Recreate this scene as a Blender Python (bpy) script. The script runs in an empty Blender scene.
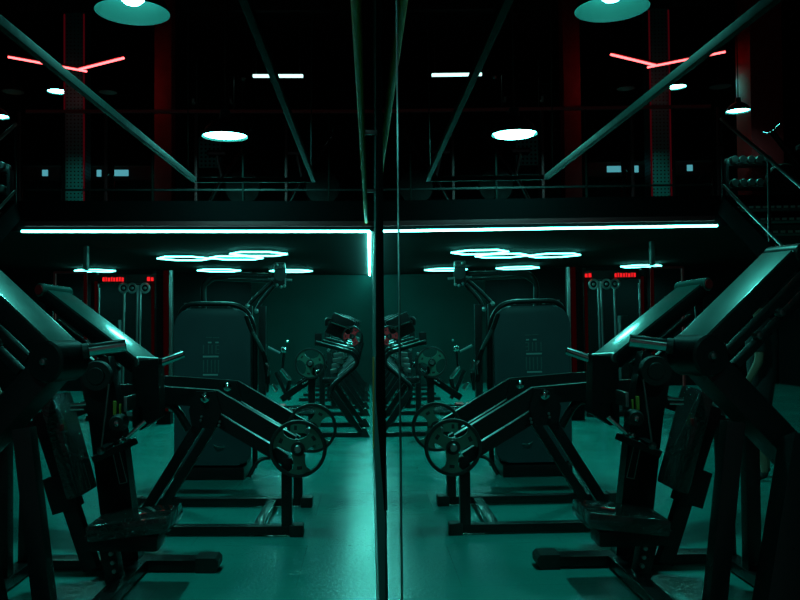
import bpy, bmesh, math, random
from mathutils import Vector, Matrix
random.seed(7)
V = Vector
S = bpy.context.scene
COL = S.collection
PI = math.pi
F = 830.0; CX = 370.0; CY = 320.0; H = 1.55

def at(px, py, Y):
    return V(((px-CX)*Y/F, Y, H-(py-CY)*Y/F))

# ------------------------------------------------------------------ materials
def mat(name, col, rough=0.5, metal=0.0, spec=0.5, var=0.0, scale=8.0, bump=0.0, bscale=60.0, coat=0.0, rvar=0.0):
    m = bpy.data.materials.new(name); m.use_nodes = True
    nt = m.node_tree; b = nt.nodes['Principled BSDF']
    b.inputs['Base Color'].default_value = (*col, 1)
    b.inputs['Roughness'].default_value = rough
    b.inputs['Metallic'].default_value = metal
    b.inputs['Specular IOR Level'].default_value = spec
    b.inputs['Coat Weight'].default_value = coat
    tc = nt.nodes.new('ShaderNodeTexCoord')
    nz = nt.nodes.new('ShaderNodeTexNoise'); nz.inputs['Scale'].default_value = scale; nz.inputs['Detail'].default_value = 5
    nt.links.new(tc.outputs['Object'], nz.inputs['Vector'])
    if var:
        r = nt.nodes.new('ShaderNodeValToRGB')
        r.color_ramp.elements[0].position = .3; r.color_ramp.elements[1].position = .7
        r.color_ramp.elements[0].color = tuple(c*(1-var) for c in col)+(1,)
        r.color_ramp.elements[1].color = tuple(min(1, c*(1+var)) for c in col)+(1,)
        nt.links.new(nz.outputs['Fac'], r.inputs['Fac']); nt.links.new(r.outputs['Color'], b.inputs['Base Color'])
    if rvar:
        mr = nt.nodes.new('ShaderNodeMapRange')
        mr.inputs['From Min'].default_value = .3; mr.inputs['From Max'].default_value = .7
        mr.inputs['To Min'].default_value = rough-rvar; mr.inputs['To Max'].default_value = rough+rvar
        nt.links.new(nz.outputs['Fac'], mr.inputs['Value']); nt.links.new(mr.outputs['Result'], b.inputs['Roughness'])
    if bump:
        n2 = nt.nodes.new('ShaderNodeTexNoise'); n2.inputs['Scale'].default_value = bscale; n2.inputs['Detail'].default_value = 3
        nt.links.new(tc.outputs['Object'], n2.inputs['Vector'])
        bp = nt.nodes.new('ShaderNodeBump'); bp.inputs['Strength'].default_value = bump; bp.inputs['Distance'].default_value = .01
        nt.links.new(n2.outputs['Fac'], bp.inputs['Height']); nt.links.new(bp.outputs['Normal'], b.inputs['Normal'])
    return m

def emit(name, col, strength):
    m = bpy.data.materials.new(name); m.use_nodes = True
    nt = m.node_tree; nt.nodes.clear()
    e = nt.nodes.new('ShaderNodeEmission'); o = nt.nodes.new('ShaderNodeOutputMaterial')
    e.inputs['Color'].default_value = (*col, 1); e.inputs['Strength'].default_value = strength
    nt.links.new(e.outputs[0], o.inputs[0]); return m

TEAL = (.12, 1.0, .86)
M = {}
M['frame'] = mat('black_powder_coat', (.007, .008, .009), .33, 0, .36, rvar=.06, scale=30)
M['satin'] = mat('satin_dark_metal', (.012, .06, .054), .4, .2, .5, rvar=.05, scale=14, coat=1)
M['satin'].node_tree.nodes['Principled BSDF'].inputs['Coat Roughness'].default_value = .125
M['matte'] = mat('matte_black', (.009, .010, .011), .6, rvar=.08, scale=20)
M['rubber'] = mat('black_rubber', (.008, .009, .009), .55, rvar=.06, scale=40)
M['vinyl'] = mat('black_vinyl', (.012, .013, .014), .24, 0, .6, bump=.5, bscale=22, coat=.4)
M['wrap'] = mat('clear_wrapped_vinyl', (.014, .016, .016), .08, 0, .8, bump=1.0, bscale=55, coat=1.0)
for q in M['wrap'].node_tree.nodes:
    if q.type == 'BUMP': q.inputs['Distance'].default_value = .05
M['chrome'] = mat('chrome', (.72, .74, .74), .14, 1, rvar=.03, scale=30)
M['steel'] = mat('brushed_steel', (.36, .38, .38), .34, 1, rvar=.06, scale=30)
M['plate'] = mat('grey_green_cast_iron', (.06, .145, .11), .42, .1, rvar=.05, scale=30)
M['redplate'] = mat('red_plate_enamel', (.85, .02, .03), .4, rvar=.05, scale=20)
M['shroud'] = mat('slate_blue_plastic', (.035, .062, .072), .4, 0, .5, var=.06, scale=4, rvar=.04)
M['emboss'] = mat('embossed_grey', (.32, .4, .4), .4, rvar=.05)
M['redpaint'] = mat('red_paint', (.42, .012, .016), .45, var=.15, scale=5)
M['wallb'] = mat('dark_wall_paint', (.008, .038, .035), .9, 0, .1, var=.08, scale=2)  # paint colour also carries the teal tint of the lighting
M['wallk'] = mat('black_wall_paint', (.004, .0045, .005), .9, 0, .1, var=.1, scale=2)
M['ceil'] = mat('black_ceiling_paint', (.012, .013, .014), .8, var=.1, scale=2)
M['soffit'] = mat('soffit_paint', (.003, .006, .0058), .9, 0, .1, var=.08, scale=2)
M['trimk'] = mat('black_trim', (.008, .009, .010), .4, rvar=.05)
M['base'] = mat('dark_baseboard', (.02, .03, .028), .4, rvar=.05)
M['brass'] = mat('brass_conduit', (.75, .26, .06), .5, .0, rvar=.06, scale=9)
M['white'] = mat('white_enamel', (.75, .77, .77), .4, rvar=.05)
M['skin'] = mat('skin', (.24, .13, .09), .5, var=.06, scale=12)
M['cloth'] = mat('black_cloth', (.010, .011, .013), .85, var=.1, scale=60)
M['shoe'] = mat('dark_shoe', (.02, .02, .022), .6, var=.1)
M['hair'] = mat('dark_hair', (.012, .009, .008), .6, var=.2, scale=60)
M['label_y'] = mat('yellow_sticker', (.45, .36, .05), .4, var=.1)
M['label_r'] = mat('red_sticker', (.5, .02, .02), .4, var=.1)
M['label_w'] = mat('pale_sticker', (.35, .38, .36), .4, var=.1)
M['duct'] = mat('galvanised_duct', (.09, .10, .10), .5, .6, rvar=.06)
M['led'] = emit('led_white', TEAL, 22)
M['slab'] = mat('black_slab_paint', (.004, .0045, .005), 1, 0, .0)
M['redtrim'] = mat('dull_red_trim', (.10, .008, .012), .6)
M['ledhex'] = emit('led_hex', TEAL, 9)
M['bulb'] = emit('lamp_bulb', TEAL, 70)
M['diff'] = emit('lamp_diffuser', TEAL, 40)
M['tube'] = emit('tube_white', (.5, 1, .92), 2.2)
M['redled'] = emit('led_red', (1, .09, .095), 6)
M['redsign'] = emit('red_sign', (1, .015, .02), 1.0)
M['railred'] = mat('red_rail_paint', (.85, .03, .04), .45)
M['reddim'] = emit('led_red_dim', (1, .03, .04), .009)
M['redline'] = emit('red_led_edge', (1, .01, .06), .035)
M['screen'] = emit('screen_blue', (.20, .85, 1), .4)
M['ledrun'] = emit('led_run_white', TEAL, 75)
M['rail'] = mat('grey_green_rail_paint', (.0045, .011, .010), .6, .0, .1, rvar=.06, scale=20)
M['lining'] = mat('teal_lit_shade_lining', (.014, .042, .039), .45, rvar=.05)

def mirror_mat():
    m = bpy.data.materials.new('mirror_silver'); m.use_nodes = True
    b = m.node_tree.nodes['Principled BSDF']
    b.inputs['Base Color'].default_value = (.86, .93, .91, 1); b.inputs['Metallic'].default_value = 1
    b.inputs['Roughness'].default_value = 0
    return m
M['mirror'] = mirror_mat()

def glass_mat():
    m = bpy.data.materials.new('pane_glass'); m.use_nodes = True
    nt = m.node_tree; nt.nodes.clear()
    o = nt.nodes.new('ShaderNodeOutputMaterial'); mx = nt.nodes.new('ShaderNodeMixShader')
    t = nt.nodes.new('ShaderNodeBsdfTransparent'); g = nt.nodes.new('ShaderNodeBsdfGlossy'); fr = nt.nodes.new('ShaderNodeFresnel')
    t.inputs['Color'].default_value = (.85, .93, .91, 1); g.inputs['Roughness'].default_value = .03
    fr.inputs['IOR'].default_value = 1.35
    nt.links.new(fr.outputs[0], mx.inputs[0]); nt.links.new(t.outputs[0], mx.inputs[1]); nt.links.new(g.outputs[0], mx.inputs[2])
    nt.links.new(mx.outputs[0], o.inputs[0]); return m
M['glass'] = glass_mat()

def floor_mat():
    m = bpy.data.materials.new('sports_floor'); m.use_nodes = True
    nt = m.node_tree; b = nt.nodes['Principled BSDF']; L = nt.links.new
    tc = nt.nodes.new('ShaderNodeTexCoord')
    n1 = nt.nodes.new('ShaderNodeTexNoise'); n1.inputs['Scale'].default_value = .8; n1.inputs['Detail'].default_value = 4; n1.inputs['Roughness'].default_value = .5
    L(tc.outputs['Object'], n1.inputs['Vector'])
    br = nt.nodes.new('ShaderNodeTexBrick'); br.inputs['Scale'].default_value = 1
    br.inputs['Brick Width'].default_value = 1.6; br.inputs['Row Height'].default_value = .9; br.inputs['Mortar Size'].default_value = .003
    br.inputs['Color1'].default_value = (1, 1, 1, 1); br.inputs['Color2'].default_value = (.985, .985, .985, 1); br.inputs['Mortar'].default_value = (.8, .8, .8, 1)
    L(tc.outputs['Object'], br.inputs['Vector'])
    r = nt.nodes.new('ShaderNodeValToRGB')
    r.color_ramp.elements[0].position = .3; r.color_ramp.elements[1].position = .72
    r.color_ramp.elements[0].color = (.010, .23, .205, 1); r.color_ramp.elements[1].color = (.014, .29, .26, 1)  # teal cast of the lamplight is put into the floor colour
    L(n1.outputs['Fac'], r.inputs['Fac'])
    mx = nt.nodes.new('ShaderNodeMix'); mx.data_type = 'RGBA'; mx.blend_type = 'MULTIPLY'; mx.inputs[0].default_value = 1
    L(r.outputs['Color'], mx.inputs[6]); L(br.outputs['Color'], mx.inputs[7]); L(mx.outputs[2], b.inputs['Base Color'])
    n2 = nt.nodes.new('ShaderNodeTexNoise'); n2.inputs['Scale'].default_value = 2; n2.inputs['Detail'].default_value = 4
    L(tc.outputs['Object'], n2.inputs['Vector'])
    mr = nt.nodes.new('ShaderNodeMapRange'); mr.inputs['From Min'].default_value = .3; mr.inputs['From Max'].default_value = .7
    mr.inputs['To Min'].default_value = .17; mr.inputs['To Max'].default_value = .25
    L(n2.outputs['Fac'], mr.inputs['Value']); L(mr.outputs['Result'], b.inputs['Roughness'])
    n3 = nt.nodes.new('ShaderNodeTexNoise'); n3.inputs['Scale'].default_value = 55; n3.inputs['Detail'].default_value = 4
    L(tc.outputs['Object'], n3.inputs['Vector'])
    bp = nt.nodes.new('ShaderNodeBump'); bp.inputs['Strength'].default_value = .22; bp.inputs['Distance'].default_value = .01
    L(n3.outputs['Fac'], bp.inputs['Height']); L(bp.outputs['Normal'], b.inputs['Normal'])
    b.inputs['Specular IOR Level'].default_value = .38
    return m
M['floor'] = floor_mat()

def perf_mat():
    m = mat('perforated_metal', (.10, .12, .12), .5, .5)
    nt = m.node_tree; b = nt.nodes['Principled BSDF']; L = nt.links.new
    tc = nt.nodes.new('ShaderNodeTexCoord')
    v = nt.nodes.new('ShaderNodeTexVoronoi'); v.inputs['Scale'].default_value = 16; v.inputs['Randomness'].default_value = 0
    L(tc.outputs['Object'], v.inputs['Vector'])
    r = nt.nodes.new('ShaderNodeValToRGB'); r.color_ramp.interpolation = 'CONSTANT'
    r.color_ramp.elements[0].color = (.004, .004, .004, 1); r.color_ramp.elements[1].position = .42; r.color_ramp.elements[1].color = (.05, .36, .34, 1)
    L(v.outputs['Distance'], r.inputs['Fac']); L(r.outputs['Color'], b.inputs['Base Color'])
    return m
M['perf'] = perf_mat()

# ------------------------------------------------------------------ mesh builder
WL = {}
def wloc(o):
    return WL.get(o.name, V((0, 0, 0))) if o else V((0, 0, 0))

def nrm(v): return V(v).normalized()

class MB:
    def __init__(s): s.bm = bmesh.new()
    def _bev(s, vs, b, seg=2):
        if b <= 0: return
        es = list({e for v in vs for e in v.link_edges})
        bmesh.ops.bevel(s.bm, geom=es, offset=b, segments=seg, profile=.7, affect='EDGES')
    def mbox(s, mtx, bev=.006):
        r = bmesh.ops.create_cube(s.bm, size=1, matrix=mtx)
        sc = mtx.to_scale(); b = min(bev, .3*min(abs(x) for x in sc))
        s._bev(r['verts'], b); return s
    def box(s, a, b, bev=.006):
        a, b = V(a), V(b); c = (a+b)/2; d = b-a
        return s.mbox(Matrix.Translation(c) @ Matrix.Diagonal((abs(d.x), abs(d.y), abs(d.z), 1)), bev)
    def bar(s, p0, p1, w, h, side=None, bev=.006):
        p0, p1 = V(p0), V(p1); d = p1-p0; L = d.length; d = d.normalized()
        if side is None:
            side = d.cross(V((0, 0, 1)))
            if side.length < 1e-3: side = V((0, 1, 0))
        side = V(side); side = (side-d*side.dot(d)).normalized(); up = side.cross(d)
        R = Matrix((d, side, up)).transposed().to_4x4()
        return s.mbox(Matrix.Translation((p0+p1)/2) @ R @ Matrix.Diagonal((L, w, h, 1)), bev)
    def polybar(s, pts, w, h, side=(0, 1, 0)):
        pts = [V(p) for p in pts]; side = V(side).normalized(); n = len(pts); rings = []
        for i, p in enumerate(pts):
            t0 = (pts[i]-pts[i-1]).normalized() if i else None
            t1 = (pts[i+1]-pts[i]).normalized() if i < n-1 else None
            t = ((t0 or V((0, 0, 0)))+(t1 or V((0, 0, 0)))).normalized()
            k = 1/max(.4, t.dot(t1 or t0))
            up = side.cross(t).normalized()*k
            rings.append([s.bm.verts.new(p+side*a*w/2+up*b*h/2) for a, b in ((-1, -1), (1, -1), (1, 1), (-1, 1))])
        for i in range(n-1):
            for j in range(4):
                s.bm.faces.new((rings[i][j], rings[i][(j+1) % 4], rings[i+1][(j+1) % 4], rings[i+1][j]))
        s.bm.faces.new(rings[0][::-1]); s.bm.faces.new(rings[-1])
        return s
    def tube(s, pts, r, fillet=0, seg=12, cap=True):
        pts = [V(p) for p in pts]
        if fillet and len(pts) > 2:
            q = [pts[0]]
            for i in range(1, len(pts)-1):
                a, b, c = pts[i-1], pts[i], pts[i+1]
                f0 = min(fillet, (a-b).length*.48); f1 = min(fillet, (c-b).length*.48)
                s0 = b+(a-b).normalized()*f0; s1 = b+(c-b).normalized()*f1
                for k in range(7):
                    t = k/6; q.append(s0*(1-t)**2+b*2*t*(1-t)+s1*t*t)
            q.append(pts[-1]); pts = q
        n = len(pts); rings = []
        t = (pts[1]-pts[0]).normalized(); u = t.orthogonal().normalized()
        rr = r if isinstance(r, (list, tuple)) else [r]*n
        for i, p in enumerate(pts):
            if i == 0: tn = t
            elif i == n-1: tn = (pts[i]-pts[i-1]).normalized()
            else: tn = ((pts[i+1]-pts[i]).normalized()+(pts[i]-pts[i-1]).normalized()).normalized()
            u = (u-tn*u.dot(tn)).normalized(); w = tn.cross(u)
            rings.append([s.bm.verts.new(p+(u*math.cos(2*PI*k/seg)+w*math.sin(2*PI*k/seg))*rr[i]) for k in range(seg)])
        for i in range(n-1):
            for k in range(seg):
                s.bm.faces.new((rings[i][k], rings[i][(k+1) % seg], rings[i+1][(k+1) % seg], rings[i+1][k]))
        if cap:
            s.bm.faces.new(rings[0][::-1]); s.bm.faces.new(rings[-1])
        return s
    def cyl(s, p0, p1, r, seg=20, bev=.0):
        p0, p1 = V(p0), V(p1)
        if bev:
            d = (p1-p0).normalized()
            return s.tube([p0, p0+d*bev*.01, p0+d*bev, p1-d*bev, p1-d*bev*.01, p1], [r-bev, r-bev*.9, r, r, r-bev*.9, r-bev], seg=seg)
        return s.tube([p0, p1], r, seg=seg)
    def lathe(s, prof, c, axis, seg=32, close=False):
        c, a = V(c), V(axis).normalized(); u = a.orthogonal().normalized(); w = a.cross(u)
        rings = []
        for (r, t) in prof:
            if r < 1e-5: rings.append([s.bm.verts.new(c+a*t)])
            else: rings.append([s.bm.verts.new(c+a*t+(u*math.cos(2*PI*k/seg)+w*math.sin(2*PI*k/seg))*r) for k in range(seg)])
        m = len(rings)
        for i in range(m if close else m-1):
            A, B = rings[i], rings[(i+1) % m]
            for k in range(seg):
                k2 = (k+1) % seg
                if len(A) == 1 and len(B) == 1: continue
                if len(A) == 1: s.bm.faces.new((A[0], B[k], B[k2]))
                elif len(B) == 1: s.bm.faces.new((A[k], B[0], A[k2]))
                else: s.bm.faces.new((A[k], B[k], B[k2], A[k2]))
        return s
    def prism(s, poly, o, ux, uy, th):
        o, ux, uy = V(o), V(ux).normalized(), V(uy).normalized(); n = ux.cross(uy).normalized()
        A = [s.bm.verts.new(o+ux*x+uy*y-n*th/2) for x, y in poly]; B = [s.bm.verts.new(o+ux*x+uy*y+n*th/2) for x, y in poly]
        m = len(poly)
        s.bm.faces.new(A[::-1]); s.bm.faces.new(B)
        for i in range(m): s.bm.faces.new((A[i], A[(i+1) % m], B[(i+1) % m], B[i]))
        return s
    def ball(s, c, r, sc=(1, 1, 1)):
        bmesh.ops.create_uvsphere(s.bm, u_segments=16, v_segments=10, radius=r, matrix=Matrix.Translation(V(c)) @ Matrix.Diagonal((*sc, 1)))
        return s
    def build(s, name, m, parent=None, loc=None, label=None, smooth=True):
        bmesh.ops.recalc_face_normals(s.bm, faces=s.bm.faces[:])
        me = bpy.data.meshes.new(name)
        o = bpy.data.objects.new(name, me); COL.objects.link(o)
        if parent:
            base = wloc(parent); o.parent = parent
        else:
            if loc is None:
                xs = [v.co for v in s.bm.verts]
                loc = V((sum(v.x for v in xs)/len(xs), sum(v.y for v in xs)/len(xs), min(v.z for v in xs)))
            base = V(loc); o.location = base
        WL[o.name] = base.copy()
        bmesh.ops.translate(s.bm, verts=s.bm.verts[:], vec=-base)
        s.bm.to_mesh(me); s.bm.free()
        me.materials.append(M[m])
        if smooth:
            me.polygons.foreach_set('use_smooth', [True]*len(me.polygons))
            me.set_sharp_from_angle(angle=math.radians(35))
        if label: o['label'] = label
        return o

def tag(o, label, cat, group=None, kind=None):
    o['label'] = label; o['category'] = cat
    if group: o['group'] = group
    if kind: o['kind'] = kind
    return o

def thing(name, label, cat, loc, group=None):
    o = bpy.data.objects.new(name, None); COL.objects.link(o)
    o.empty_display_size = .1; o.location = V(loc); WL[o.name] = V(loc)
    return tag(o, label, cat, group)

def struct(name, mb, m, label=None):
    o = mb.build(name, m); o['kind'] = 'structure'
    if label: o['label'] = label
    return o

def dup(root, loc, label, rotz=0, group=None):
    r = root.copy(); COL.objects.link(r); r.location = V(loc); r.rotation_euler = (0, 0, rotz); r['label'] = label
    if group: r['group'] = group
    WL[r.name] = V(loc)
    for ch in list(root.children):
        c = ch.copy(); COL.objects.link(c); c.parent = r
        for g in list(ch.children):
            d = g.copy(); COL.objects.link(d); d.parent = c
    return r

def lamp(name, typ, loc, power, col=TEAL, rot=(0, 0, 0), **kw):
    d = bpy.data.lights.new(name, typ); d.energy = power; d.color = col
    for k, v in kw.items(): setattr(d, k, v)
    o = bpy.data.objects.new(name, d); COL.objects.link(o); o.location = loc; o.rotation_euler = rot
    return o

# ------------------------------------------------------------------ setting
YM = 10.1; ZS = 2.628; ZF = 3.0; YB = 19.8; ZC = 7.2; XL = -9.0
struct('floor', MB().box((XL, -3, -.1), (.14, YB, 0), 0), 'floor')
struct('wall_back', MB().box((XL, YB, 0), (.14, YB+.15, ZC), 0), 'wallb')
struct('wall_partition', MB().box((XL, 18.1, 0), (-2.6, 18.25, ZS), 0), 'wallk')
struct('wall_left', MB().box((XL-.15, -3, 0), (XL, YB, ZC), 0), 'wallk')
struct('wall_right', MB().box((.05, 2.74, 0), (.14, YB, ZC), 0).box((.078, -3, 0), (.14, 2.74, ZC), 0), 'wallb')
struct('ceiling', MB().box((XL, -3, ZC), (.14, YB, ZC+.1), 0), 'ceil')
mz = struct('floor_mezzanine', MB().box((-4.2, YM, ZS+.01), (.05, YB, ZF), 0).box((XL, YM+.02, ZS+.01), (-4.2, YB, ZF), 0), 'slab')
struct('trim_4', MB().box((XL, YM+.03, ZS), (.05, YB, ZS+.01), 0), 'soffit', 'painted soffit under the mezzanine')
mz['label'] = 'black mezzanine deck over the back of the gym'
struct('trim_1', MB().box((-4.2, YM-.03, ZS+.06), (.05, YM, ZS+.12), .003), 'redtrim', 'dark red steel edge along the front of the mezzanine')
struct('trim_2', MB().box((.047, 2.74, .92), (.051, 6.6, 5.6), .001), 'slab', 'tall black wall panel just past the far edge of the mirrors')
struct('baseboard_right', MB().box((.036, 2.75, 0), (.05, YB, .09), .003), 'base')
struct('trim_3', MB().box((.030, 9.4, .09), (.05, 9.44, 1.13), .003), 'brass', 'thin brass door edge on the mirror wall')

# mirrors: thin panels on the right wall, yawed by a quarter degree
YAW = .0048
LEAN = .0087                                                     # the panels also lean half a degree into the room
def mirror(y0, y1, z0, z1, lift=0):
    mb = MB(); fx = lambda y, z: .060-YAW*y-LEAN*(z-H)-lift
    q = [mb.bm.verts.new((x, y, z)) for y in (y0, y1) for z in (z0, z1) for x in (fx(y, z), .078)]
    for f in ((0, 1, 3, 2), (4, 6, 7, 5), (0, 2, 6, 4), (1, 5, 7, 3), (0, 4, 5, 1), (2, 3, 7, 6)): mb.bm.faces.new([q[k] for k in f])
    return mb
t = thing('wall_mirror', 'narrow tall wall mirror panel at the far end, next to the tall black wall panel', 'mirror', (.06, 2.0, 0), 'mirror panels on the right wall')
mirror(1.52, 2.74, 0.0, 5.0).build('mirror_glass', 'mirror', t, smooth=False)
t = thing('wall_mirror', 'large wall mirror panel filling the right half of the picture with the gym reflected', 'mirror', (.06, .6, 0), 'mirror panels on the right wall')
mirror(-1.0, 1.455, 0.0, 5.0).build('mirror_glass', 'mirror', t, smooth=False)
mirror(1.455, 1.52, 0.0, 5.0, .0008).build('edge_strip', 'trimk', t, smooth=False)

# conduit on the mirror wall, running back to the mezzanine
t = thing('conduit_pipe', 'brownish conduit running along the mirror wall up to the mezzanine edge', 'pipe', (-.05, 6, 2.75))
MB().tube([(-.055, 1.2, 2.75), (-.045, YM, 2.74)], .021).build('pipe', 'brass', t)
for y in (2.9, 5.3, 7.7): MB().box((-.06, y, 2.735), (.05, y+.025, 2.765), .003).build('clip', 'steel', t)

# ceiling joists and ducts of the tall hall
for i, y in enumerate((6.5, 9.0, 11.5, 14.0)):
    o = MB().bar((XL, y, 6.9), (.05, y, 6.9), .12, .3).build('ceiling_beam', 'ceil')
    tag(o, 'black steel beam across the high ceiling, %s from the mirror end' % ['first', 'second', 'third', 'fourth'][i], 'beam', 'high ceiling beams')

# ------------------------------------------------------------------ suspended frame
t = thing('suspended_frame', 'long teal-lit steel frame hung level from the ceiling with a closed far end', 'frame', (-1.19, 8.6, 3.0))
zf = 3.0; ye = 8.6
xr, xl = -.585, -1.82
MB().bar((xr+.03, .8, zf), (xr, ye, zf), .042, .052).build('long_rail', 'rail', t)
MB().bar((xl+.03, .8, zf), (xl, ye, zf), .042, .052).build('long_rail', 'rail', t)
MB().bar((xl+.03, ye, zf), (xr-.03, ye, zf), .04, .05).build('end_rail', 'rail', t)
for x in (xr, xl):
    for y in (3.0, 8.3):
        MB().cyl((x, y, zf+.03), (x, y, 6.9), .006, 8).build('hanger_rod', 'matte', t)

# ------------------------------------------------------------------ LED lines
o = MB().box((-4.235, YM-.025, ZS-.014), (-.0, YM+.005, ZS+.012), .004).build('led_strip', 'led')
tag(o, 'long white light strip along the underside of the mezzanine edge', 'light strip', 'mezzanine light strips')
o = MB().box((-.028, YM+.02, ZS-.028), (.010, YB-.1, ZS+.001), .004).build('led_strip', 'ledrun')
tag(o, 'white light strip running back along the mirror wall under the mezzanine', 'light strip', 'mezzanine light strips')

# hexagon lights
def hexl(px, py, label, R=.44, z=2.57):
    Y = F*(z-H)/(CY-py); X = (px-CX)*Y/F
    t = thing('hexagon_light', label, 'light', (X, Y, z), 'hexagon lights under the mezzanine')
    pts = [V((X+R*math.cos(k*PI/3), Y+R*math.sin(k*PI/3), z)) for k in range(6)]
    for k in range(6):
        a, b = pts[k], pts[(k+1) % 6]
        MB().bar(a, b, .026, .022, bev=.003).build('light_tube', 'ledhex', t)
    lamp('hexagon_glow', 'SPOT', (X, Y, z-.005), 42, spot_size=math.radians(165), spot_blend=.5, shadow_soft_size=.01)
    for k in (0, 3):
        MB().cyl(pts[k]+V((0, 0, .015)), pts[k]+V((0, 0, ZS-z)), .006, 8).build('hanger', 'matte', t)
hexl(184, 258.5, 'leftmost glowing hexagon light of the near row under the mezzanine')
hexl(236, 258, 'middle glowing hexagon light of the near row, touching its two neighbours')
hexl(258.5, 254, 'rightmost and nearest glowing hexagon light under the mezzanine')
hexl(219, 270.5, 'far glowing hexagon light above the blue-grey shroud machine')
hexl(291, 271, 'far glowing hexagon light beside the pulley head of the tall machine')
hexl(95, 270.8, 'glowing hexagon light above the red-lit cable station', R=.42)

# ------------------------------------------------------------------ pendants
def pendant(name_label, X, Y, z, R, lit, top=ZC, group='dome pendant lamps'):
    t = thing('pendant_lamp', name_label, 'pendant lamp', (X, Y, z), group)
    prof_o = [(R, 0), (R*.98, R*.10), (R*.84, R*.38), (R*.58, R*.62), (R*.30, R*.76), (R*.24, R*.80), (R*.22, R*1.15), (R*.12, R*1.2), (0, R*1.2)]
    MB().lathe(prof_o, (X, Y, z), (0, 0, 1), 40).build('lamp_shade', 'matte', t)
    prof_i = [(R, .001), (R*.965, R*.10), (R*.82, R*.36), (R*.56, R*.59), (R*.28, R*.72), (0, R*.74)]
    MB().lathe(prof_i, (X, Y, z), (0, 0, 1), 40).build('shade_lining', 'lining' if lit else 'white', t, label='inside of the shade')  # lamp brightness set by lining colour: dark teal when lit, white when unlit
    MB().cyl((X, Y, z+R*1.2), (X, Y, top), .008, 8).build('hanging_rod', 'matte', t)
    if lit == 'bulb':
        MB().lathe([(0, -.10*R), (R*.2, -R*.05), (R*.32, R*.06), (R*.25, R*.25), (0, R*.40)], (X, Y, z+R*.30), (0, 0, 1), 20).build('bulb', 'bulb', t, label='glowing bulb')
    elif lit == 'disc':
        MB().lathe([(0, 0), (R*.93, 0), (R*.93, R*.05), (0, R*.05)], (X, Y, z+.02), (0, 0, 1), 40).build('diffuser', 'diff', t, label='glowing white diffuser')
    return t
LAMPS = []
pendant('large dome pendant with teal-lit inside at the top left of the picture', -1.545, 5.4, 3.55, .238, 'bulb')
pendant('white glowing dome pendant hanging above the suspended frame end', -1.607, 9.2, 3.58, .252, 'disc')
pendant('white glowing dome pendant at the near end of its row, beside the large mirror', -1.50, 1.6, 3.56, .252, 'disc')
def pend_px(label, px, py, Y, R, lit):
    p = at(px, py, Y); return pendant(label, p.x, p.y, p.z, R, lit)
pend_px('small white glowing pendant left of the perforated column upstairs', 58, 92, 15.0, .19, 'disc')
pend_px('unlit dark pendant at the far left upstairs', 13, 92, 15.0, .19, None)
pend_px('unlit dark pendant between the perforated column and the red column', 108, 92.5, 15.0, .16, None)
pend_px('white glowing pendant above the stair head, seen in the mirror', -3, 117, 12.0, .17, 'disc')

# tube lights upstairs
t = thing('tube_light', 'white horizontal tube light high above the mezzanine', 'light', at(277.5, 76, 14))
a, b = at(253, 76, 14), at(303, 76, 14)
MB().bar(a, b, .05, .045, bev=.004).build('tube', 'tube', t)
for p in (a+V((.05, 0, .02)), b+V((-.05, 0, .02))): MB().cyl(p, V((p.x, p.y, ZC)), .006, 8).build('hanger', 'matte', t)
for lab, p0, p1 in (('red neon tube sloping down to the right, left arm of the red V', (8, 57), (87, 71.5)),
                    ('red neon tube sloping up to the right, right arm of the red V', (79, 69.5), (124, 58))):
    a, b = at(*p0, 13), at(*p1, 13.4 if p0[0] < 20 else 12.6)
    t = thing('neon_tube', lab, 'light', (a+b)/2, 'red neon tubes upstairs')
    MB().bar(a, b, .026, .026, bev=.004).build('tube', 'redled', t)
    MB().bar(a+V((0, 0, .03)), b+V((0, 0, .03)), .06, .03).build('housing', 'redpaint', t)
    e = a if p0[0] < 20 else b
    MB().cyl(e+V((0, 0, .05)), V((e.x, e.y, ZC)), .006, 8).build('hanger', 'matte', t)

# ------------------------------------------------------------------ mezzanine railing
t = thing('mezzanine_railing', 'long mezzanine balustrade with a dark red top rail and thin posts', 'railing', (-2.1, YM, ZF))
yr = YM+.04
ztop = at(0, 111.5, yr).z; zbot = at(0, 190, yr).z
MB().box((-4.2, yr-.02, ztop-.02), (.045, yr+.02, ztop+.02), .004).build('top_rail', 'railred', t)
MB().box((-4.2, yr-.012, zbot-.012), (.045, yr+.012, zbot+.012), .003).build('bottom_rail', 'matte', t)
px_posts = [('s', 64), ('s', 152.5), ('s', 243), ('s', 329), ('r', 18), ('r', 105), ('r', 195.5), ('r', 286)]
xs = sorted([((p-CX)*yr/F, k) for k, p in px_posts])
for x, k in xs:
    if k == 's':
        MB().bar((x, yr, ZS+.14), (x, yr, ztop), .035, .022).build('post', 'rail', t, label='grey-green steel post')
    else:
        MB().bar((x, yr+.03, ZS+.14), (x, yr+.03, ztop), .05, .03).build('post', 'redtrim', t, label='dark red post')

# ------------------------------------------------------------------ staircase (seen in the mirror)
t = thing('staircase', 'black open-tread stair with steel handrail coming down from the mezzanine', 'stairs', (-5.0, 7.5, 0))
xs0, xs1 = -5.75, -4.32
for k in range(1, 17):
    z = ZF-.176*k; y = YM-.285*k
    tr = MB().box((xs0, y-.02, z-.035), (xs1, y+.28, z), .004).build('tread', 'matte', t)
    mb = MB()
    for j in range(17):
        x = xs0+.05+j*.083
        mb.box((x, y-.026, z-.028), (x+.05, y-.016, z-.004), 0)
    mb.build('nosing_studs', 'label_w', tr, label='row of pale studs on the tread edge')
for x in (xs0-.03, xs1+.03):
    MB().bar((x, YM-.03, ZF-.12), (x, YM-.285*16.6, .03), .05, .24, side=(1, 0, 0)).build('stringer', 'slab', t)
x = xs1+.03
MB().tube([(x, YM-.05, ZF+.92), (x, YM-.285*16, ZF-.176*16+.95)], .022).build('handrail', 'steel', t)
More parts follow.
